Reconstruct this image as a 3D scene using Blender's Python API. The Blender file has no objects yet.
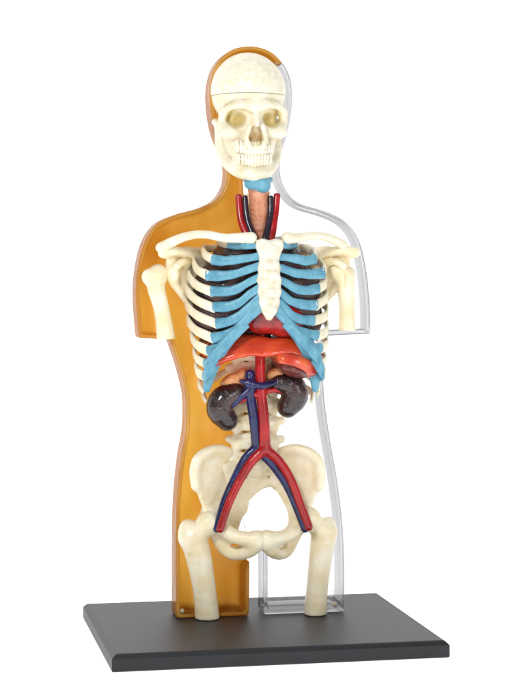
import bpy, math, random, numpy as np
from mathutils import Vector
random.seed(4)
sc=bpy.context.scene
sc.view_settings.view_transform='Standard'; sc.view_settings.look='None'; sc.view_settings.exposure=0

# ------------------------------------------------------------------ camera
YAW=math.radians(11.3); FPX=1865.0
F=np.array([math.sin(YAW),math.cos(YAW),0.]); R=np.array([math.cos(YAW),-math.sin(YAW),0.]); UP=np.array([0,0,1.])
C=-20.33*F+0.06*R+4.0*UP
cd=bpy.data.cameras.new("camera"); cam=bpy.data.objects.new("camera",cd); sc.collection.objects.link(cam)
cam.location=C; cam.rotation_euler=(math.radians(90),0,-YAW)
cd.sensor_width=36; cd.lens=FPX/700*36; cd.shift_y=-96/700; cd.clip_end=500
sc.camera=cam
S=90.5; Y0=0.28
def P(u,v,d=0):
    dr=F+(u-262)/FPX*R+(254-v)/FPX*UP
    t=((Y0-d/S)-C[1])/dr[1]
    return C+t*dr

# ------------------------------------------------------------------ materials
def L(c): return tuple(((x/255)/12.92 if x/255<=0.04045 else (((x/255)+0.055)/1.055)**2.4) for x in c)+(1,)
def mat(name,c1,c2=None,rough=0.4,scale=6,bump=0.0,bscale=30,spec=0.5,coat=0,sss=0,cav=None,cavr=(0.42,0.5),sssr=(0.1,0.06,0.03),bd=0.03,tint=None):
    m=bpy.data.materials.new(name); m.use_nodes=True; nt=m.node_tree; n=nt.nodes; l=nt.links
    b=n['Principled BSDF']; b.inputs['Roughness'].default_value=rough
    b.inputs['Specular IOR Level'].default_value=spec; b.inputs['Coat Weight'].default_value=coat; b.inputs['Coat Roughness'].default_value=0.08
    tc=n.new('ShaderNodeTexCoord')
    nz=n.new('ShaderNodeTexNoise'); nz.inputs['Scale'].default_value=scale; nz.inputs['Detail'].default_value=6; l.new(tc.outputs['Object'],nz.inputs['Vector'])
    r=n.new('ShaderNodeValToRGB'); r.color_ramp.elements[0].position=0.35; r.color_ramp.elements[1].position=0.65
    r.color_ramp.elements[0].color=L(c2 or c1); r.color_ramp.elements[1].color=L(c1); l.new(nz.outputs['Fac'],r.inputs['Fac'])
    out=r.outputs['Color']
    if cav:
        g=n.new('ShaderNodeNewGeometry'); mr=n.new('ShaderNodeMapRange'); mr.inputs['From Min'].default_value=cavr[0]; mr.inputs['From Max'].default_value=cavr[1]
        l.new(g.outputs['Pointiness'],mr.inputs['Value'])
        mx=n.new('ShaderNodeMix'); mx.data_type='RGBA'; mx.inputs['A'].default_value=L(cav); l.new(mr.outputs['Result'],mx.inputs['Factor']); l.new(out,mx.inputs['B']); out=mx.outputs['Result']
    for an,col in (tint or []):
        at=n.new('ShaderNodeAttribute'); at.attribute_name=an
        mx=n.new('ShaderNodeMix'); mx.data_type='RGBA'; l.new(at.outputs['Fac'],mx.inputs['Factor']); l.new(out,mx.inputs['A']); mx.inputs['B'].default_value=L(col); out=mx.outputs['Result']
    l.new(out,b.inputs['Base Color'])
    if sss:
        b.inputs['Subsurface Weight'].default_value=sss; b.inputs['Subsurface Radius'].default_value=sssr; b.inputs['Subsurface Scale'].default_value=1.0
    if bump:
        n2=n.new('ShaderNodeTexNoise'); n2.inputs['Scale'].default_value=bscale; n2.inputs['Detail'].default_value=5; l.new(tc.outputs['Object'],n2.inputs['Vector'])
        bp=n.new('ShaderNodeBump'); bp.inputs['Strength'].default_value=bump; bp.inputs['Distance'].default_value=bd
        l.new(n2.outputs['Fac'],bp.inputs['Height']); l.new(bp.outputs['Normal'],b.inputs['Normal'])
    return m
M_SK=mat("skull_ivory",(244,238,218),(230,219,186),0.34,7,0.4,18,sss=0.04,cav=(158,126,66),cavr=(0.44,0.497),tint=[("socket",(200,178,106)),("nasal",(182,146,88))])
M_CAP=mat("skull_cap_ivory",(246,241,224),(234,225,196),0.36,18,0.6,20,sss=0.05,bd=0.03)
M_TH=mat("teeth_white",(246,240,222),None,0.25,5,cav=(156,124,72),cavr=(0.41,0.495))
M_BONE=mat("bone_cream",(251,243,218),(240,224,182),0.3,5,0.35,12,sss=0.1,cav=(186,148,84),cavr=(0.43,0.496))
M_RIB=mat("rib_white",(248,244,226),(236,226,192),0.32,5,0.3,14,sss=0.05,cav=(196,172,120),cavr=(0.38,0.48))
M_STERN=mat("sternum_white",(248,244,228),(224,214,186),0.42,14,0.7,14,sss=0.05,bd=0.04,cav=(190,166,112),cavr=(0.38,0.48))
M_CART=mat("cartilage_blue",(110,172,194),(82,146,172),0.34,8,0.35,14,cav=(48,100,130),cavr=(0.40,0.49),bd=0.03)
M_LUNG=mat("lung_dark",(92,62,58),(38,28,34),0.35,6,1.0,10,coat=0.2,bd=0.06)
M_HEART=mat("heart_red",(186,34,30),(110,14,18),0.28,7,0.6,10,coat=0.4)
M_DIA=mat("diaphragm_orange",(234,88,46),(210,62,36),0.25,4,0.25,7,coat=0.5,bd=0.04)
M_LIV=mat("liver_orange",(236,108,58),(206,64,42),0.25,5,0.25,9,coat=0.5,bd=0.04)
M_GALL=mat("gallbladder_maroon",(120,40,32),(84,28,26),0.3,8,0.4,12,coat=0.3)
M_KID=mat("kidney_dark",(66,38,34),(28,18,22),0.25,5,0.8,8,coat=0.5,bd=0.05)
M_ADR=mat("adrenal_tan",(226,168,112),(208,136,88),0.4,12,0.6,18)
M_RED=mat("artery_red",(186,20,22),(150,10,14),0.3,5,0.3,12,coat=0.2)
M_BLUE=mat("vein_blue",(32,40,98),(20,24,66),0.3,6,0.4,12,coat=0.2)
M_DK=mat("vein_dark",(44,30,48),(26,20,34),0.3,6,0.3,14,coat=0.3)
M_NECK=mat("throat_flesh",(230,166,130),(208,130,96),0.4,10,0.5,20)
M_BASE=mat("base_charcoal",(38,39,43),(34,35,38),0.5,3,0.12,150,spec=0.4,bd=0.01)
M_SCREW=mat("peg_metal",(190,180,150),None,0.3)

def amber():
    m=bpy.data.materials.new("amber_plastic"); m.use_nodes=True; nt=m.node_tree; n=nt.nodes; l=nt.links
    b=n['Principled BSDF']; o=n['Material Output']
    tc=n.new('ShaderNodeTexCoord'); mp=n.new('ShaderNodeMapping'); mp.inputs['Scale'].default_value=(1.6,1.2,0.6); l.new(tc.outputs['Object'],mp.inputs['Vector'])
    nz=n.new('ShaderNodeTexNoise'); nz.inputs['Scale'].default_value=1.1; nz.inputs['Detail'].default_value=2; nz.inputs['Distortion'].default_value=0.6
    l.new(mp.outputs['Vector'],nz.inputs['Vector'])
    def ramp(a,c):
        r=n.new('ShaderNodeValToRGB'); r.color_ramp.elements[0].position=0.3; r.color_ramp.elements[1].position=0.7
        r.color_ramp.elements[0].color=L(a); r.color_ramp.elements[1].color=L(c); l.new(nz.outputs['Fac'],r.inputs['Fac']); return r
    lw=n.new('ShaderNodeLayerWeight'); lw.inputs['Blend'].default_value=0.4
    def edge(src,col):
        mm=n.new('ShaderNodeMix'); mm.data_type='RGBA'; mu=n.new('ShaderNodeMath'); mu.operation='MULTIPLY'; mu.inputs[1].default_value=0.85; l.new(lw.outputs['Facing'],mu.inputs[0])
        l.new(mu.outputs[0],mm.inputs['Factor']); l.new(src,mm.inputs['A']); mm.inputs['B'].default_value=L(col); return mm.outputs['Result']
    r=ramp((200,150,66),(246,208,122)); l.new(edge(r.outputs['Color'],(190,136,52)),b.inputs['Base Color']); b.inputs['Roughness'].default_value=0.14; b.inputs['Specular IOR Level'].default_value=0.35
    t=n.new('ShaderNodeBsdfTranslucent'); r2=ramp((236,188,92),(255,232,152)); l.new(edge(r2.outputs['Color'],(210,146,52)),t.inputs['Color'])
    mx=n.new('ShaderNodeMixShader'); mx.inputs[0].default_value=0.6
    l.new(b.outputs[0],mx.inputs[1]); l.new(t.outputs[0],mx.inputs[2]); l.new(mx.outputs[0],o.inputs[0])
    n2=n.new('ShaderNodeTexNoise'); n2.inputs['Scale'].default_value=2.0; l.new(tc.outputs['Object'],n2.inputs['Vector'])
    bp=n.new('ShaderNodeBump'); bp.inputs['Strength'].default_value=0.6; bp.inputs['Distance'].default_value=0.09; l.new(n2.outputs['Fac'],bp.inputs['Height']); l.new(bp.outputs['Normal'],b.inputs['Normal'])
    return m
M_AMB=amber()
def clear():
    m=bpy.data.materials.new("clear_acrylic"); m.use_nodes=True; nt=m.node_tree; n=nt.nodes; l=nt.links; b=n['Principled BSDF']; o=n['Material Output']
    b.inputs['Base Color'].default_value=(0.98,0.98,0.98,1); b.inputs['Transmission Weight'].default_value=1; b.inputs['Roughness'].default_value=0.0; b.inputs['IOR'].default_value=1.46
    lw=n.new('ShaderNodeLayerWeight'); lw.inputs['Blend'].default_value=0.5
    r=n.new('ShaderNodeValToRGB'); e=r.color_ramp.elements; e[0].position=0.05; e[0].color=(0.98,0.98,0.98,1); e[1].position=0.93; e[1].color=(0.03,0.03,0.035,1)
    x=e.new(0.6); x.color=(0.68,0.68,0.70,1)
    l.new(lw.outputs['Facing'],r.inputs['Fac'])
    t=n.new('ShaderNodeBsdfTransparent'); l.new(r.outputs['Color'],t.inputs['Color'])
    g=n.new('ShaderNodeBsdfGlossy'); g.inputs['Roughness'].default_value=0.03
    pw=n.new('ShaderNodeMath'); pw.operation='POWER'; pw.inputs[1].default_value=4; l.new(lw.outputs['Facing'],pw.inputs[0])
    ml=n.new('ShaderNodeMath'); ml.operation='MULTIPLY_ADD'; ml.inputs[1].default_value=0.12; ml.inputs[2].default_value=0.02; l.new(pw.outputs[0],ml.inputs[0])
    m1=n.new('ShaderNodeMixShader'); l.new(ml.outputs[0],m1.inputs[0]); l.new(t.outputs[0],m1.inputs[1]); l.new(g.outputs[0],m1.inputs[2])
    m2=n.new('ShaderNodeMixShader'); m2.inputs[0].default_value=0.33; l.new(m1.outputs[0],m2.inputs[1]); l.new(b.outputs[0],m2.inputs[2]); l.new(m2.outputs[0],o.inputs[0])
    return m
M_CLR=clear()

# ------------------------------------------------------------------ objects
centers={}
def add(name,verts,faces,m,parent=None,smooth=True,label=None):
    verts=np.asarray(verts,float); c=(verts.min(0)+verts.max(0))/2
    me=bpy.data.meshes.new(name); me.from_pydata((verts-c).tolist(),[],faces if isinstance(faces,list) else faces.tolist()); me.update()
    me.materials.append(m)
    if smooth: me.shade_smooth()
    ob=bpy.data.objects.new(name,me); sc.collection.objects.link(ob)
    pc=centers.get(parent.name,np.zeros(3)) if parent else np.zeros(3)
    ob.parent=parent; ob.location=c-pc; centers[ob.name]=c
    if label: ob["label"]=label
    return ob
root=bpy.data.objects.new("anatomical_torso_model",None); sc.collection.objects.link(root)
root["label"]="half amber half clear plastic human torso anatomy model on black base"; root["category"]="anatomical model"
centers[root.name]=np.zeros(3)

# ------------------------------------------------------------------ sdf sculpting
def smin(a,b,k):
    if k<=0: return np.minimum(a,b)
    h=np.clip(0.5+0.5*(b-a)/k,0,1); return b*(1-h)+a*h-k*h*(1-h)
def smax(a,b,k): return -smin(-a,-b,k)
def ell(c,r):
    c=np.asarray(c); r=np.asarray(r,float)/S
    def f(X,Y,Z):
        x=X-c[0];y=Y-c[1];z=Z-c[2]
        k0=np.sqrt((x/r[0])**2+(y/r[1])**2+(z/r[2])**2); k1=np.sqrt((x/r[0]**2)**2+(y/r[1]**2)**2+(z/r[2]**2)**2)+1e-9
        return k0*(k0-1)/k1
    return f,(c-r,c+r)
def crom(pts,n=5):
    pts=np.asarray(pts,float); q=np.vstack([2*pts[0]-pts[1],pts,2*pts[-1]-pts[-2]]); out=[]
    for i in range(1,len(q)-2):
        for j in range(n):
            t=j/n; a,b,c_,d=q[i-1:i+3]
            out.append(0.5*((2*b)+(-a+c_)*t+(2*a-5*b+4*c_-d)*t*t+(-a+3*b-3*c_+d)*t**3))
    out.append(pts[-1]); return np.array(out)
def tubef(pts,rad,n=3):
    W=np.array([P(*p) for p in pts]); rad=np.broadcast_to(np.asarray(rad,float),(len(pts),))/S
    Q=np.hstack([W,rad[:,None]])
    if len(pts)>2: Q=crom(Q,n)
    def f(X,Y,Z):
        out=None
        for i in range(len(Q)-1):
            a=Q[i,:3];b=Q[i+1,:3]; ab=b-a; L2=ab@ab+1e-12
            t=np.clip(((X-a[0])*ab[0]+(Y-a[1])*ab[1]+(Z-a[2])*ab[2])/L2,0,1)
            d=np.sqrt((X-a[0]-t*ab[0])**2+(Y-a[1]-t*ab[1])**2+(Z-a[2]-t*ab[2])**2)-(Q[i,3]+(Q[i+1,3]-Q[i,3])*t)
            out=d if out is None else np.minimum(out,d)
        return out
    rm=rad.max(); return f,(Q[:,:3].min(0)-rm,Q[:,:3].max(0)+rm)
def sd2(poly,X,Z):
    d=None; s=np.ones(np.broadcast(X,Z).shape)
    n=len(poly)
    for i in range(n):
        a=poly[i]; b=poly[i-1]; ex,ez=b-a; wx=X-a[0]; wz=Z-a[1]
        t=np.clip((wx*ex+wz*ez)/(ex*ex+ez*ez+1e-12),0,1); dd=(wx-ex*t)**2+(wz-ez*t)**2
        d=dd if d is None else np.minimum(d,dd)
        c1=(Z>=a[1]); c2=(Z<b[1]); c3=(ex*wz>ez*wx)
        s=np.where((c1&c2&c3)|(~c1&~c2&~c3),-s,s)
    return s*np.sqrt(d)
def polyf(pts,th,dz=None,k=2.0,rnd=0,sm=False):
    W=np.array([P(*p) for p in pts]); A=np.c_[W[:,0],W[:,2],np.ones(len(W))]
    co,*_=np.linalg.lstsq(A,W[:,1],rcond=None)
    W2=W[:,[0,2]]
    if sm: W2=crom(np.vstack([W2,W2[:1]]),3)[:-1]
    def f(X,Y,Z):
        d=sd2(W2,X,Z)+rnd/S; y=Y-(co[0]*X+co[1]*Z+co[2])
        return smax(d,np.abs(y)-th/S,k/S)
    lo=W.min(0);hi=W.max(0); e=np.array([2,th+10,2])/S
    return f,(lo-e,hi+e)
class Sculpt:
    def __init__(s): s.ops=[]
    def add(s,fb,k=3): s.ops.append(('a',fb[0],fb[1],k)); return s
    def sub(s,fb,k=2): s.ops.append(('s',fb[0],fb[1],k)); return s
    def cut(s,fn,k=0.5): s.ops.append(('c',fn,None,k)); return s
    def mesh(s,res=1.5):
        lo=np.min([o[2][0] for o in s.ops if o[0]=='a'],axis=0)-4/S; hi=np.max([o[2][1] for o in s.ops if o[0]=='a'],axis=0)+4/S
        h=res/S; n=np.ceil((hi-lo)/h).astype(int)+1
        X=(lo[0]+h*np.arange(n[0]))[:,None,None]; Y=(lo[1]+h*np.arange(n[1]))[None,:,None]; Z=(lo[2]+h*np.arange(n[2]))[None,None,:]
        V=np.full(tuple(n),1e3)
        for kind,f,b,k in s.ops:
            if kind=='c' or b is None:
                d=f(X,Y,Z); V=smax(V,-d if kind=='s' else d,k/S); V=np.ascontiguousarray(V); continue
            m=k*2/S+0.15
            sl=[slice(max(0,int((b[0][a]-m-lo[a])/h)),max(0,min(n[a],int((b[1][a]+m-lo[a])/h)+2))) for a in range(3)]
            sub=V[tuple(sl)]
            if sub.size==0: continue
            d=np.broadcast_to(f(X[sl[0]],Y[:,sl[1]],Z[:,:,sl[2]]),sub.shape)
            V[tuple(sl)]=smin(sub,d,k/S) if kind=='a' else smax(sub,-d,k/S)
        V=V.copy()
        V[0]=V[-1]=1;V[:,0]=V[:,-1]=1;V[:,:,0]=V[:,:,-1]=1
        V[V==0]=1e-7
        return nets(V,lo,h)
def nets(V,lo,h):
    ins=V<0; nx,ny,nz=V.shape
    acc=np.zeros((nx-1,ny-1,nz-1,3)); cnt=np.zeros((nx-1,ny-1,nz-1))
    cor=[(i,j,k) for i in(0,1) for j in(0,1) for k in(0,1)]
    def sl(c): return V[c[0]:nx-1+c[0],c[1]:ny-1+c[1],c[2]:nz-1+c[2]]
    for a in cor:
        for ax in range(3):
            if a[ax]: continue
            b=list(a);b[ax]=1
            va=sl(a);vb=sl(b); m=(va<0)!=(vb<0)
            idx=np.nonzero(m); t=va[idx]/(va[idx]-vb[idx])
            p=np.tile(np.array(a,float),(len(t),1)); p[:,ax]+=t
            acc[idx]+=p; cnt[idx]+=1
    act=cnt>0; ids=-np.ones(act.shape,int); ids[act]=np.arange(act.sum())
    g=np.argwhere(act); verts=(g+acc[act]/cnt[act][:,None])*h+lo
    faces=[]
    for ax in range(3):
        o1,o2=[(1,2),(2,0),(0,1)][ax]
        s0=[slice(None)]*3; s1=[slice(None)]*3; s0[ax]=slice(0,-1); s1[ax]=slice(1,None)
        a=ins[tuple(s0)];b=ins[tuple(s1)]; m=np.argwhere(a!=b)
        ok=(m[:,o1]>0)&(m[:,o2]>0)&(m[:,o1]<ids.shape[o1])&(m[:,o2]<ids.shape[o2]); m=m[ok]
        q=[]
        for d1,d2 in((0,0),(-1,0),(-1,-1),(0,-1)):
            c=m.copy(); c[:,o1]+=d1; c[:,o2]+=d2; q.append(ids[c[:,0],c[:,1],c[:,2]])
        q=np.stack(q,1); fl=a[m[:,0],m[:,1],m[:,2]]
        q[~fl]=q[~fl][:,::-1]; faces.append(q)
    return verts,np.vstack(faces)
def sculpt(name,s,m,parent=root,res=1.5,label=None):
    v,f=s.mesh(res); return add(name,v,f,m,parent,label=label)

def sweep(name,pts,rad,m,parent=root,flat=(1,1),ref='y',seg=14,n=7,label=None,wob=0):
    W=np.array([P(*p) for p in pts]); rad=np.broadcast_to(np.asarray(rad,float),(len(pts),))/S
    Q=crom(np.hstack([W,rad[:,None]]),n)
    if wob:
        ph=[random.uniform(0,6.28) for _ in range(4)]; t=np.arange(len(Q))
        Q[:,3]*=1+wob*(0.6*np.sin(t*0.37+ph[0])+0.5*np.sin(t*0.83+ph[1])); Q[:,2]+=0.006*wob/0.1*np.sin(t*0.31+ph[2])
    T=np.gradient(Q[:,:3],axis=0); T/=np.linalg.norm(T,axis=1)[:,None]
    rv=np.array([0,1.,0]) if ref=='y' else np.array([0,0,1.])
    prof=[(0,-1,.0),(0,-.92,.4),(0,-.7,.72),(0,-.38,.93)]
    rings=[]
    def ring(p,t,r,sc_):
        B=rv-(rv@t)*t; B/=np.linalg.norm(B); N=np.cross(t,B)
        return [p+sc_*r*(math.copysign(abs(math.cos(a))**0.8,math.cos(a))*B*flat[0]+math.copysign(abs(math.sin(a))**0.8,math.sin(a))*N*flat[1]) for a in [2*math.pi*i/seg for i in range(seg)]]
    e=0.6*min(flat)
    for _,o,s_ in prof: rings.append(ring(Q[0,:3]+T[0]*Q[0,3]*o*e,T[0],Q[0,3],max(s_,.03)))
    for q_,t in zip(Q,T): rings.append(ring(q_[:3],t,q_[3],1))
    for _,o,s_ in prof[::-1]: rings.append(ring(Q[-1,:3]-T[-1]*Q[-1,3]*o*e,T[-1],Q[-1,3],max(s_,.03)))
    v=[p for r in rings for p in r]; f=[]
    for i in range(len(rings)-1):
        for j in range(seg):
            f.append([i*seg+j,i*seg+(j+1)%seg,(i+1)*seg+(j+1)%seg,(i+1)*seg+j])
    f.append(list(range(seg))[::-1]); f.append([(len(rings)-1)*seg+j for j in range(seg)])
    return add(name,v,f,m,parent,label=label)

# ------------------------------------------------------------------ base
def slab(name,x0,x1,y0,y1,z0,z1,ch,m,parent):
    v=[];f=[]
    for z,i in((z0,0.012),(z0+0.012,0),(z1-ch,0),(z1-ch*0.25,ch*0.75),(z1,ch*1.15)):
        v+= [(x0+i,y0+i,z),(x1-i,y0+i,z),(x1-i,y1-i,z),(x0+i,y1-i,z)]
    for k in range(4):
        for j in range(4): f.append([k*4+j,k*4+(j+1)%4,k*4+4+(j+1)%4,k*4+4+j])
    f.append([3,2,1,0]); f.append([16,17,18,19]); return add(name,v,f,m,parent,smooth=False)
slab("base",-1.75,1.76,-1.415,1.415,-0.175,0.0,0.045,M_BASE,root)

# ------------------------------------------------------------------ body shells ('c' = sharp corner)
amb=[(283,63,'c'),(276,55),(266,49),(252,46),(236,48),(223,56),(214,70),(210,90),(211,112),(215,133),(222,150),(227,166),(226,184),(217,199),(200,208),(178,214),(158,223),(146,239),(139,262),(136,290),(137,315),(139,338,'c'),(170,340,'c'),(180,370),(186,397),(186,430),(181,460),(177,500),(176,550),(176,590),(176,630,'c'),(249,630,'c'),(250,570,'c'),(250,548,'c'),(243,520,'c'),(246,492,'c'),(255,470,'c'),(255,200,'c'),(252,160,'c'),(253,90,'c'),(272,76,'c')]
seam=(548,520,492,470,200,160,90,76)
amb_in=[p if not(p[1] in seam and p[0]>240) else (p[0]+10,p[1]-(4 if p[1]==548 else 0),'c') for p in amb]
amb_in[0]=(292,72,'c')
clr=[(280.5,60,'c'),(286.5,67),(291.5,80),(293,98),(291,120),(287,138),(282,154),(281,174),(287,190),(300,203),(328,212),(348,223),(361,243),(368,275),(371,310),(371,334,'c'),(329,336,'c'),(324,370),(326,405),(331,440),(338,480),(343,520),(345,560),(345,630,'c'),(264,630,'c'),(264,551,'c'),(252,547,'c'),(244,520,'c'),(247,492,'c'),(256,470,'c'),(256,200,'c'),(254,160,'c'),(255,92,'c'),(271,75,'c')]
seam2=(547,520,492,470,200,160,92,75)
clr_in=[p if not(p[1] in seam2 and p[0]<272) else (p[0]-10,p[1]-(4 if p[1]==547 else 0),'c') for p in clr]
clr_in[0]=(272,48,'c')
def outline(pts):
    W=[P(p[0],p[1],0)[[0,2]] for p in pts]; out=[]; seg=[W[0]]; n=len(pts)
    for i in range(1,n+1):
        seg.append(W[i%n])
        if len(pts[i%n])==3:
            s=crom(seg,5) if len(seg)>2 else np.array(seg); out+=list(s[:-1]); seg=[W[i%n]]
    return np.array(out)
def tray(name,pts,m,wall,depth,label,res,pin=None,yf=Y0):
    poly=outline(pts); polyi=outline(pin) if pin else poly
    yb=Y0+depth/S; cache={}
    def base(X,Z,pl=poly):
        key=(X.shape,Z.shape,id(pl))
        if key not in cache: cache[key]=smax(sd2(pl,X,Z),0.004-Z,0.03)
        return cache[key]
    def outer(X,Y,Z): return smax(smax(base(X,Z),Y-yb,12/S),yf-Y,2.5/S)
    def inner(X,Y,Z): return smax(base(X,Z,polyi)+wall/S,Y-(yb-wall/S),8/S)
    s=Sculpt(); lo=np.array([poly[:,0].min(),Y0,0])-0.02; hi=np.array([poly[:,0].max(),yb,poly[:,1].max()])+0.02; lo[2]=0
    s.add((outer,(lo,hi)),0); s.sub((inner,None),1.5)
    return sculpt(name,s,m,root,res,label)
tray("amber_body_half",amb,M_AMB,4.0,40,"translucent amber plastic half body shell",1.6,amb_in)
tray("clear_body_half",clr,M_CLR,4.4,40,"clear transparent plastic half body shell",1.4,clr_in,Y0+0.006)

# ------------------------------------------------------------------ skull
KC=247.5
def Q(dx,v,d): return P(KC+0.2*d+dx,v,d)
def q(dx,v,d): return (KC+0.2*d+dx,v,d)
zc=Q(0,94,30)[2]
def skull_ops():
    s=Sculpt()
    s.add(ell(Q(0,92,0),(37,43,39)),0)
    s.add(ell(Q(0,90,15),(33,28,30)),6)
    s.add(ell(Q(0,130,12),(28,26,28)),8)
    s.add(ell(Q(0,152,10),(24.5,22,20)),8)
    s.add(ell(Q(0,104,38),(8,8,6)),6)
    for g in(-1,1):
        s.add(tubef([q(g*4,107,42.5),q(g*14,105,41),q(g*25,107.5,35.5),q(g*30,113,28)],[3.4,3.4,3.4,3.8]),6)
        s.add(ell(Q(g*23.5,132,31),(10,8.5,7)),4)
        s.add(tubef([q(g*24,132,32),q(g*30,127,18),q(g*32,122,0)],[4.8,4.4,3.8]),4)
        s.add(tubef([q(g*30,112,27),q(g*30.5,122,26),q(g*26,131,31)],[4,4.2,4.4]),4)
        s.add(tubef([q(g*28.5,130,2),q(g*27,149,6),q(g*22.5,162,14),q(g*12.5,171.5,27),q(0,173.5,33)],[5,6,6.8,7,6.5]),4)
        s.add(tubef([q(g*6.5,126,43.5),q(g*9.5,138,43),q(g*7,146,44)],[2.4,2.6,3]),3)
    s.add(ell(Q(0,150,24),(21.5,18,12)),4)
    s.add(ell(Q(0,162,23),(19,17,10)),5)
    s.add(ell(Q(0,172.5,33),(13,9,6.5)),3)
    s.add(tubef([q(0,110,43),q(0,119,46.5),q(0,125,48.5)],[3.4,2.8,2.2]),3)
    for g in(-1,1):
        s.sub(ell(Q(g*15.5,117,47),(8.6,22,8)),2)
        s.sub(ell(Q(g*17.5,120,46),(9.5,20,8.2)),2)
        s.sub(ell(Q(g*20.5,116,45),(6.5,18,6.6)),2)
        s.sub(ell(Q(g*47.5,111,22),(12.5,14,16)),4)
        s.sub(ell(Q(g*27.5,147,39),(7.5,12,7)),4)
        s.sub(ell(Q(g*3.6,137.5,48),(3.8,11,4.2)),1.2)
    s.sub(ell(Q(0,134,49),(3.8,13,6.8)),1.5)
    s.sub(tubef([q(-19,152.4,33),q(-10.5,154,43),q(0,154.8,45.5),q(10.5,154,43),q(19,152.4,33)],[3,3.8,4,3.8,3]),1.2)
    s.sub(tubef([q(-11,167,42),q(0,165.5,45),q(11,167,42)],[2]*3),3)
    for i in range(-5,6):
        x=i*3.4; a=x/21.5; dd=24+17.4*math.sqrt(max(0,1-a*a*0.85)); k=-abs(i)*0.3
        s.add(tubef([q(x,142.5+k,dd-1.5),q(x,148+k,dd)],[1.4,1.6]),1.2)
        s.add(tubef([q(x*.93,160.5+k,dd),q(x*.93,165+k,dd-1.5)],[1.6,1.3]),1.2)
    return s
so=skull_ops(); so.cut(lambda X,Y,Z: Z-zc+0*X+0*Y,0.3)
skull=sculpt("skull",so,M_SK,root,0.95)
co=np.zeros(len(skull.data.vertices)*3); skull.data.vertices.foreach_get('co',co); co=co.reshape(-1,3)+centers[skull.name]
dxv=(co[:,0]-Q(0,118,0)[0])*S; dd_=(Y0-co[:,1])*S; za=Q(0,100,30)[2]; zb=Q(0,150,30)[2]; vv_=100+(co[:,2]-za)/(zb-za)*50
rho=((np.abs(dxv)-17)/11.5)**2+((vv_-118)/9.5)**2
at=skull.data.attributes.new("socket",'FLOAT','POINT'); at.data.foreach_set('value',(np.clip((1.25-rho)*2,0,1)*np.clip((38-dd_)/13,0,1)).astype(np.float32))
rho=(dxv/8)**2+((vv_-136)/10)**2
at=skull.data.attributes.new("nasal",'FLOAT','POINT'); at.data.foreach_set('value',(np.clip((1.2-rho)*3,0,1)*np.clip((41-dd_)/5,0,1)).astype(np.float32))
sp=Sculpt(); sp.add(ell(Q(0,92,0),(37.2,43.2,39.2)),0); sp.add(ell(Q(0,90,15),(33.2,28.2,30.2)),6); sp.cut(lambda X,Y,Z: (zc+0.3/S)-Z+0*X+0*Y,0.3)
sculpt("skull_cap",sp,M_CAP,skull,1.2)
for nm,v0,hh in(("upper_teeth",150.8,4.0),("lower_teeth",158.2,3.6)):
    s=Sculpt()
    for i in range(-5,6):
        x=i*3.42; a=x/21.5; dd=24+17.3*math.sqrt(max(0,1-a*a*0.85)); k=-abs(i)*0.3
        w=1.78
        if nm[0]=='l': x*=0.93; w=1.66
        h2=hh-abs(i)*0.12
        s.add(tubef([q(x,v0-h2+1.7+k,dd-0.8),q(x,v0+h2-1.7+k,dd-0.3)],[w-.15,w]),0.2)
    sculpt(nm,s,M_TH,skull,0.5)

# ------------------------------------------------------------------ neck
s=Sculpt(); s.add(tubef([(258,186,18),(259,205,16),(262,240,16)],[10.5,9.5,10.5]),0)
for i in range(8):
    z=193+i*5; s.add(tubef([(250.5,z,20),(260,z+1,25),(269,z,20)],[1.5]*3),2)
sculpt("throat",s,M_NECK)
s=Sculpt(); s.add(ell(P(253,184,28),(9,7,6)),0); s.add(ell(P(263,186,28),(8,7,7)),3); s.add(tubef([(246,180,22),(258,181,34),(270,180,24)],[3.2]*3),3); s.sub(tubef([(258,178,38),(258,192,38)],[1.8,1.8]),2)
sculpt("throat_cartilage",s,M_CART)
sweep("carotid_artery",[(238.5,196,20),(239.5,208,22),(241.5,222,25),(248,236,30),(258,246,32)],[3.4,3.4,3.6,4,4.4],M_RED)
sweep("carotid_artery",[(277,195,20),(276,208,22),(274,222,26),(271,238,30),(266,250,32)],[3.4,3.4,3.6,4,4.4],M_RED)
sweep("jugular_vein",[(245,197,24),(246,210,26),(248,222,29),(254,238,34)],[2.7,3,3,3.4],M_DK)
sweep("jugular_vein",[(270.5,197,24),(270.5,212,26),(268.5,224,29),(265,240,34)],[2.7,3,3,3.4],M_DK)

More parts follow.
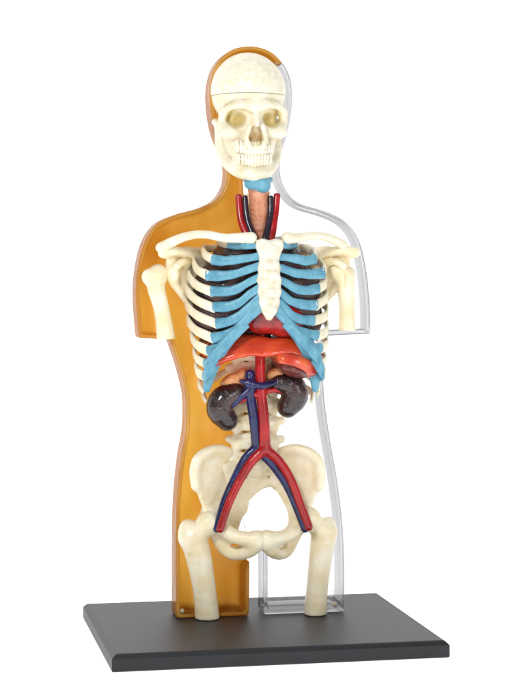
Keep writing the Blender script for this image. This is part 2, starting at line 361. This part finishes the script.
# ------------------------------------------------------------------ ribs
U0=256.4
def mir(p): return (2*(U0+0.2*p[2])-p[0],p[1]-0.5,p[2])
ribs=[ (243,(218,241),(230,245),[(245,246),(262,246)]),
 (249,(203,250),(214,260),[(234,260),(261,256)]),
 (257,(194,262),(208,276),[(234,274),(261,266)]),
 (268,(189,276),(213,292),[(236,289),(261,277)]),
 (281,(187,290),(215,308),[(240,302),(261,287)]),
 (294,(187,305),(218,324),[(241,315),(261,296)]),
 (308,(189,320),(214,339),[(238,328),(261,304)]),
 (322,(193,335),(209,351),[(222,347),(246,324)]),
 (336,(196,350),(206,364),[(211,361),(226,343)]),
 (350,(198,363),(205,377),[(207,374),(215,360)])]
for i,(vs,la,fr,ca) in enumerate(ribs):
    low=max(0,i-6)
    df=38-low*3 if i>0 else 30
    for side in(0,1):
        near=side and 2<=i<=7
        f_=(fr[0]-(3 if near else 0),fr[1]-(2 if near else 0)); df_=df-(1 if near else 0)
        rp=[(248,vs,-33),(222,vs-1,-34),((la[0]+8),(vs+la[1])/2-1,-24),(la[0],la[1]-1,-4),((la[0]*.6+f_[0]*.4)-2,(la[1]*.45+f_[1]*.55),20 if i else 14),(f_[0],f_[1],df_)]
        cp=[(f_[0]-1.5,f_[1]-.7,df_-1),((f_[0]+ca[0][0])/2,(f_[1]*0.55+ca[0][1]*0.45)+1.0,df_+6),(ca[0][0],ca[0][1],47-low*2),((ca[0][0]+ca[1][0])/2,(ca[0][1]*0.45+ca[1][1]*0.55),49-low*2),(ca[1][0],ca[1][1],50-low*3)]
        a=[mir(p) for p in rp] if side else list(rp); b=[mir(p) for p in cp] if side else cp
        if i>=5:
            sh=(2.5 if side else -1.5)*min(1,(i-4)/3)
            for j in(2,3,4): a[j]=(a[j][0]+sh,a[j][1]+(2 if side else 0),a[j][2])
        rr=4.8 if i else 3.6
        if i>=8: rr=4.3
        rb=sweep("rib",a,[3.2,3.4,4,rr,rr,rr+.2],M_RIB,flat=(1.0,0.42),ref='z',wob=0.06)
        cr=[rr+.5,rr+.1,rr-.4,rr-.9,rr-.5] if i<7 else [rr,rr+.6,rr+1.2,rr+.8,rr]
        sweep("costal_cartilage",b,cr,M_CART,rb,flat=(1.0,0.46),ref='z',wob=0.06)
for side in(0,1):
    mf=mir if side else (lambda p:p)
    s=Sculpt()
    c=[(261,309,49),(248,320,47),(235,332,44),(223,346,39),(213,362,32),(208,376,27),(206,390,22)]
    s.add(tubef([mf(p) for p in c],[3,3.4,3.8,4,4,3.6,2.6]),0)
    s.add(polyf([mf(p) for p in[(240,323,45),(246,330,45),(236,341,43),(228,352,40),(221,366,35),(214,380,28),(209,391,22),(204,388,21),(203,374,24),(205,362,29),(208,350,33),(214,340,37),(226,330,42)]],2.2,k=2.5),4)
    for p in((228,339,46),(216,353,41),(209,369,34)): s.sub(tubef([mf(p),mf((p[0]-8,p[1]+3,p[2]))],[2,1.6]),2)
    s.sub(ell(P(*mf((231,334,44))),(5.5,12,1.8)),1); s.sub(ell(P(*mf((216,347,38))),(5.5,12,1.9)),1); s.sub(ell(P(*mf((209,358,32))),(4,12,1.8)),1); s.sub(ell(P(*mf((206,371,28))),(4,12,1.6)),1)
    sculpt("costal_margin",s,M_CART,res=1.1)
for side in(0,1):
    for k,v0 in enumerate((358,368)):
        if k==0: pts=[(248,v0,-33),(222,v0+2,-32),(205,v0+13,-20),(199-4*side,v0+25,-2),(203-3*side,392+3*side,12)]
        else: pts=[(248,v0,-33),(228,v0+3,-32),(210,v0+14,-24),(203-5*side,v0+24,-10),(206-5*side,v0+34,0)]
        if side: pts=[mir(p) for p in pts]
        sweep("rib",pts,[3,3,3.6,3.8,2.8],M_RIB,flat=(1,0.55),ref='z',wob=0.06)
st=[(256,240),(262,238),(269,240),(276,238),(283,240),(284,247),(281,254),(279,261),(281,268),(280,274),(282,280),(281,286),(282,292),(280,298),(280,304),(277,312),(271,321),(266,320),(262,311),(259,304),(259,298),(257,292),(258,286),(256,280),(258,274),(257,268),(259,261),(258,254),(255,247)]
s=Sculpt(); s.add(polyf([(u,v,51) for u,v in st],3.8,k=5),0)
for i,(u,v) in enumerate([(269,249),(269,264),(269,273),(269,283),(269,292),(269,301),(269,310)]): s.add(ell(P(u,v,53),(7.5-(i>5)*1.5,4,4)),5)
for v in(256,268.5,278,287.5,296.5): s.sub(tubef([(258,v,58.5),(281,v,58.5)],[1.8,1.8]),2)
sculpt("sternum",s,M_STERN,res=1.0)
s=Sculpt(); s.add(tubef([(162,247,6),(172,242,13),(184,237,21),(197,234.5,27),(210,235,32),(224,238,38),(238,238,43),(251,238,47)],[5.2,5,4.4,4.1,4.1,4.4,5,6]),0); s.add(ell(P(162,248,7),(6.5,6,5)),3)
sculpt("clavicle",s,M_RIB,res=1.2)
s=Sculpt(); s.add(tubef([(287,238,46),(297,238,42),(308,236,36),(320,236,28),(332,239,18),(343,245,8)],[6,4.9,4.3,4.1,4.6,5.2]),0)
sculpt("clavicle",s,M_RIB,res=1.2)
def scap(mf,lab=None):
    s=Sculpt()
    s.add(polyf([mf(p) for p in[(165,252,-2),(186,246,-8),(206,248,-16),(212,268,-20),(209,298,-24),(201,322,-26),(194,314,-20),(184,298,-10),(172,286,-4),(166,272,-2)]],4,k=4),0)
    s.add(tubef([mf(p) for p in[(205,259,-14),(188,254,-4),(174,251,3),(163,253,6)]],[3.4,4,4.6,5.4]),5)
    s.add(ell(P(*mf((173,272,0))),(7,8,12)),5)
    s.add(tubef([mf(p) for p in[(188,264,-4),(183,262,6),(177,266,10)]],[4,3.8,4]),4)
    s.add(tubef([mf(p) for p in[(174,284,-2),(187,302,-12),(200,320,-24)]],[3.6,3.6,3.2]),4)
    s.sub(ell(P(*mf((194,282,4))),(9,9,16)),6)
    sculpt("scapula",s,M_BONE)
def mirs(p):
    a=mir(p); return (a[0]+3,a[1],a[2]+3)
scap(lambda p:p); scap(mirs)
for k,(pts,c) in enumerate((([(154,278,2),(157,292,2),(162,312,2),(167,346,2)],(153,275)),([(345,276,4),(346,290,4),(347,312,4),(347,342,4)],(344,272)))):
    g=-1 if k==0 else 1
    s=Sculpt(); s.add(tubef(pts,[10,8.6,8,9.8]),0); s.add(ell(P(c[0]-g*5,c[1],0),(10,11,11)),3); s.add(ell(P(c[0]+g*5,c[1]+2,1),(6.5,8,8)),2)
    s.sub(tubef([(c[0]+g*1,c[1]-8,14),(c[0]+g*1,c[1]+16,13)],[1.6,1.6]),2)
    s.add(tubef([(pts[1][0]+g*5,pts[1][1],5),(pts[2][0]+g*3,pts[2][1],6)],[3,2.4]),4)
    z=P(160,339 if k==0 else 332,0)[2]
    s.cut(lambda X,Y,Z,z=z: z-Z+0*X+0*Y,1); sculpt("humerus",s,M_BONE,res=1.3)

# ------------------------------------------------------------------ organs
for side in(0,1):
    mf=mir if side else (lambda p:p)
    s=Sculpt(); s.add(ell(P(*mf((235,262,4))),(23,33,25)),0); s.add(ell(P(*mf((226,290,2))),(33,38,32)),8); s.add(ell(P(*mf((223,318,2))),(32,36,30)),8)
    s.sub(tubef([mf(p) for p in[(200,296,26),(214,310,36),(232,322,40),(250,330,38)]],[1.8]*4),2)
    s.sub(ell(P(257,352,4),(58,60,22)),4)
    sculpt("lung",s,M_LUNG,res=1.6)
s=Sculpt(); s.add(ell(P(270,308,26),(24,18,22)),0); s.add(ell(P(284,320,28),(22,17,17)),6); s.add(ell(P(260,318,28),(15,14,16)),5)
s.sub(tubef([(264,300,44),(270,318,47),(281,336,44)],[1.8,1.8,1.8]),2)
sculpt("heart",s,M_HEART)
def slabell(pts,c,r,k=2):
    W=crom(np.array([P(u,v,0) for u,v in pts+pts[:1]])[:,[0,2]],3)[:-1]; e,b=ell(c,r)
    def f(X,Y,Z): return smax(sd2(W,X,Z),e(X,Y,Z),k/S)
    return f,(np.array([W[:,0].min(),b[0][1],W[:,1].min()]),np.array([W[:,0].max(),b[1][1],W[:,1].max()]))
s=Sculpt()
s.add(slabell([(203,353),(208,346),(216,339),(230,334),(246,333),(258,335),(268,337),(280,333),(294,332),(306,336),(313,345),(317,357),(316,368),(307,365),(296,358),(284,353),(272,353),(258,355),(244,354),(230,357),(218,361),(207,367),(203,362)],P(257,367,4),(72,43,40),5),0)
s.sub(tubef([(266,334,47),(266,345,49),(268,355,46)],[1.4,1.4,1.4]),4)
sculpt("diaphragm",s,M_DIA)
s=Sculpt(); s.add(slabell([(268,352),(280,350),(294,354),(306,360),(316,367),(314,374),(302,376),(285,372),(272,363)],P(286,362,12),(40,34,26),6),0); sculpt("liver",s,M_LIV)
s=Sculpt(); s.add(slabell([(271,360),(280,361),(292,366),(303,371),(308,376),(298,378),(284,375),(273,368)],P(286,366,14),(34,34,16),5),0); sculpt("gallbladder",s,M_GALL,res=1.2)
s=Sculpt(); s.add(tubef([(234,393,14),(223,399,14),(220,410,14),(227,420,14)],[11,13,13.5,11]),0); s.sub(ell(P(246,407,20),(9,12,6)),5); s.sub(tubef([(231,399,30),(229,412,30)],[1.6,1.6]),2)
sculpt("kidney",s,M_KID,res=1.3)
s=Sculpt(); s.add(tubef([(279,384,14),(291,385,14),(295,396,14),(288,407,14)],[10.5,12.5,13.5,11]),0); s.sub(ell(P(270,397,20),(9,12,6)),5); s.sub(tubef([(285,388,30),(288,401,30)],[1.6,1.6]),2)
sculpt("kidney",s,M_KID,res=1.3)
for c in((235,380),(280,373)):
    s=Sculpt(); s.add(ell(P(c[0],c[1],12),(11,7,7)),0); s.add(ell(P(c[0]-7,c[1]+3,12),(8,6,5)),3); s.add(ell(P(c[0]+8,c[1]-4,10),(7,6,8)),3); sculpt("adrenal_gland",s,M_ADR)
s=Sculpt()
s.add(tubef([(261,335,16),(260,362,20),(261,390,22),(264,420,23),(265,450,22)],[5,5,5,5.4,6]),0)
s.add(tubef([(265,449,22),(252,461,22),(240,480,22),(229,503,24),(220,529,26)],[5.5,4.8,4.4,4.2,4.0]),2)
s.add(tubef([(265,449,22),(279,461,22),(291,480,22),(300,503,24),(309,527,26)],[5.5,4.8,4.4,4.2,4.0]),2)
s.add(tubef([(262,392,22),(275,390,20),(284,392,18)],[3.4,2.6,2.4]),2); s.add(tubef([(262,392,22),(248,398,20),(238,402,18)],[3.4,2.6,2.4]),2)
sculpt("aorta",s,M_RED,res=1.1)
s=Sculpt()
s.add(tubef([(250,374,18),(250,392,20),(254,420,20),(257,450,18)],[5,5,5,5]),0)
s.add(tubef([(256,448,18),(245,459,18),(234,480,18),(224,503,20),(217,529,22)],[5,4.4,4.2,4,3.8]),2)
s.add(tubef([(258,450,18),(272,464,18),(286,484,18),(296,506,20),(305,529,22)],[5,4.4,4.2,4,3.8]),2)
s.add(tubef([(250,390,22),(242,396,22),(233,405,21)],[4,3.4,2.8]),3)
s.add(tubef([(250,384,22),(262,386,27),(276,382,21)],[3.8,3.6,2.8]),3)
s.add(tubef([(250,384,22),(241,381,22)],[3,2]),3)
sculpt("vena_cava",s,M_BLUE,res=1.1)

# ------------------------------------------------------------------ spine / pelvis / femurs
s=Sculpt()
v=200
while v<472:
    t=(v-200)/270; u=255; w=10+t*12; h=5.0+t*2.8
    s.add(ell(P(u,v,-4),(w,12,h)),2)
    s.add(tubef([(u-w*0.92,v-h*.7,-5),(u,v-h*.8,6),(u+w*.92,v-h*.7,-5)],[2.5]*3),2); s.add(tubef([(u-w*0.92,v+h*.7,-5),(u,v+h*.8,6),(u+w*.92,v+h*.7,-5)],[2.5]*3),2)
    if v>350:
        for g in(-1,1): s.add(tubef([(u,v,-6),(u+g*19,v-1,-6),(u+g*26,v-2,-9)],[6,5,4.4]),3); s.add(ell(P(u+g*18,v+5,-6),(6,6,7)),3)
    v+= 12+t*8
s.add(tubef([(255,200,-8),(255,466,-8)],[7,13]),2)
sculpt("spine",s,M_BONE,res=1.5)
s=Sculpt(); s.add(polyf([(u,v,dd) for u,v,dd in[(220,464,-8),(238,458,-4),(256,456,-2),(273,458,-4),(293,464,-8),(295,478,-12),(294,490,-14),(286,492,-15),(281,487,-16),(275,491,-16),(269,485,-17),(262,488,-17),(255,493,-17),(248,500,-18),(247,510,-18),(241,518,-18),(238,532,-16),(228,534,-10),(220,520,-10),(226,490,-10)]],7,k=6),0)
for r_,(v,w) in enumerate([(468,15),(477,12)]):
    for g in(-1,1): s.sub(ell(P(257+g*w,v,-2-r_*3),(1.8,3.5,1.6)),2)
    s.add(tubef([(247,v+4,-3-r_*4),(267,v+4,-3-r_*4)],[2.4,2.4]),3)
s.add(tubef([(248,484,-10),(240,498,-12),(233,518,-12)],[5,5.5,5]),6)
s.add(tubef([(266,480,-12),(278,479,-11),(288,478,-10)],[5,5,5]),6)
sculpt("sacrum",s,M_BONE,res=1.2)
for side in(0,1):
    ml=lambda p:(p[0]+3-(3*max(0,min(1,(p[0]-215)/45))),p[1],p[2])
    mf=(lambda p:(mir(ml(p))[0]-max(0,(238-p[0])*0.05),mir(p)[1],p[2])) if side else ml
    s=Sculpt()
    wing=[(193,490,10),(190,474,12),(193,460,10),(203,451,6),(216,448,-2),(229,453,-10),(240,463,-18),(242,472,-22),(232,486,-14),(225,499,-6),(219,512,0),(210,518,4),(201,512,6),(196,500,8)]
    s.add(polyf([mf(p) for p in wing],4.2,k=4),0)
    s.add(tubef([mf(p) for p in[(192,486,12),(191,470,12),(195,458,10),(205,451,6),(217,449,0),(230,454,-8),(240,464,-16)]],[4.2,4.4,4.6,4.6,4.6,4.6,4.2]),6)
    s.add(ell(P(*mf((208,519,4))),(12.5,13,14)),6)
    s.add(tubef([mf(p) for p in[(234,470,-16),(223,488,-8),(216,507,2),(217,524,12),(230,535,20),(245,539,25),(257,539,27)]],[6,6.5,7.5,8,7.2,7.4,9]),5)
    s.add(tubef([mf(p) for p in[(211,524,0),(217,538,-2),(227,550,4),(239,553,12),(250,550,22),(256,545,26)]],[9,9,8.5,7.2,7,7.4]),5)
    s.add(polyf([mf(p) for p in[(218,537,4),(240,538,18),(256,540,24),(254,549,20),(238,552,12),(222,549,4)]],4.5,k=3),4)
    s.sub(ell(P(*mf((234,546,14))),(5,30,2.6)),2)
    s.sub(ell(P(*mf((221,527,28))),(5,8,4)),4)
    sculpt("hip_bone",s,M_BONE,res=1.2)
s=Sculpt()
s.add(ell(P(209,523,10),(13,13,13)),0)
s.add(tubef([(208,524,10),(197,533,8),(190,537,6)],[10,10,11]),3); s.add(ell(P(188,529,4),(9,10,10)),3)
s.add(tubef([(193,537,6),(198,555,6),(203,580,6),(206,604,6),(208,632,6)],[13.5,13,11.8,11.8,13]),5)
s.add(tubef([(186,536,12),(190,550,14)],[4,3]),4)
s.cut(lambda X,Y,Z:0.006-Z+0*X+0*Y,1); sculpt("femur",s,M_BONE,res=1.3)
s=Sculpt()
s.add(ell(P(309,519,10),(12,13,12.5)),0)
s.add(tubef([(310,520,10),(319,528,8),(326,532,6)],[9.5,9.5,10]),3); s.add(ell(P(328,526,4),(8,10,10)),3)
s.add(tubef([(324,534,6),(321,555,6),(318,580,6),(316,602,6),(315,628,6)],[13,12,11,11.2,12.4]),5)
s.add(tubef([(331,533,12),(328,548,13)],[4,3]),4)
s.cut(lambda X,Y,Z:0.006-Z+0*X+0*Y,1); sculpt("femur",s,M_BONE,res=1.3)
for u,v in((182,611),(335,604)):
    s=Sculpt(); s.add(ell(P(u,v,-2),(2.6,3,2.6)),0); sculpt("fixing_peg",s,M_SCREW,res=0.8)

# ------------------------------------------------------------------ backdrop, lights
me=bpy.data.meshes.new("backdrop"); prof=[(-60,-0.18),(8,-0.18)]+[(8+6*math.sin(a),-0.18+6-6*math.cos(a)) for a in [math.pi/2*i/12 for i in range(1,13)]]+[(14,50)]
vv=[];ff=[]
for y,z in prof: vv+=[(-70,y,z),(70,y,z)]
for i in range(len(prof)-1): ff.append([2*i,2*i+1,2*i+3,2*i+2])
me.from_pydata(vv,[],ff); bd=bpy.data.objects.new("backdrop",me); sc.collection.objects.link(bd); bd["kind"]="structure"; bd["label"]="seamless self-glowing white studio backdrop"
m=bpy.data.materials.new("glowing_white_backdrop"); m.use_nodes=True; b=m.node_tree.nodes['Principled BSDF']; b.inputs['Base Color'].default_value=(0.9,0.9,0.9,1); b.inputs['Roughness'].default_value=1; b.inputs['Specular IOR Level'].default_value=0
b.inputs['Emission Color'].default_value=(1,1,1,1); b.inputs['Emission Strength'].default_value=0.85; me.materials.append(m)  # emission put into the sweep keeps it pure white, without floor shadows
w=bpy.data.worlds.new("World"); sc.world=w; w.use_nodes=True; w.node_tree.nodes['Background'].inputs[0].default_value=(0.97,0.98,1,1); w.node_tree.nodes['Background'].inputs[1].default_value=0.2
def area(name,loc,size,e,tgt=(0,0,3.2)):
    ld=bpy.data.lights.new(name,'AREA'); ld.shape='RECTANGLE'; ld.size=size[0]; ld.size_y=size[1]; ld.energy=e; o=bpy.data.objects.new(name,ld); sc.collection.objects.link(o)
    o.location=loc; o.rotation_euler=(Vector(tgt)-Vector(loc)).to_track_quat('-Z','Y').to_euler()
area("softbox_key",(-7,-12,10),(2.4,2.4),960)
area("softbox_fill",(6,-12,5),(3,5),310)
area("softbox_top",(0,-1,13),(4,4),180)
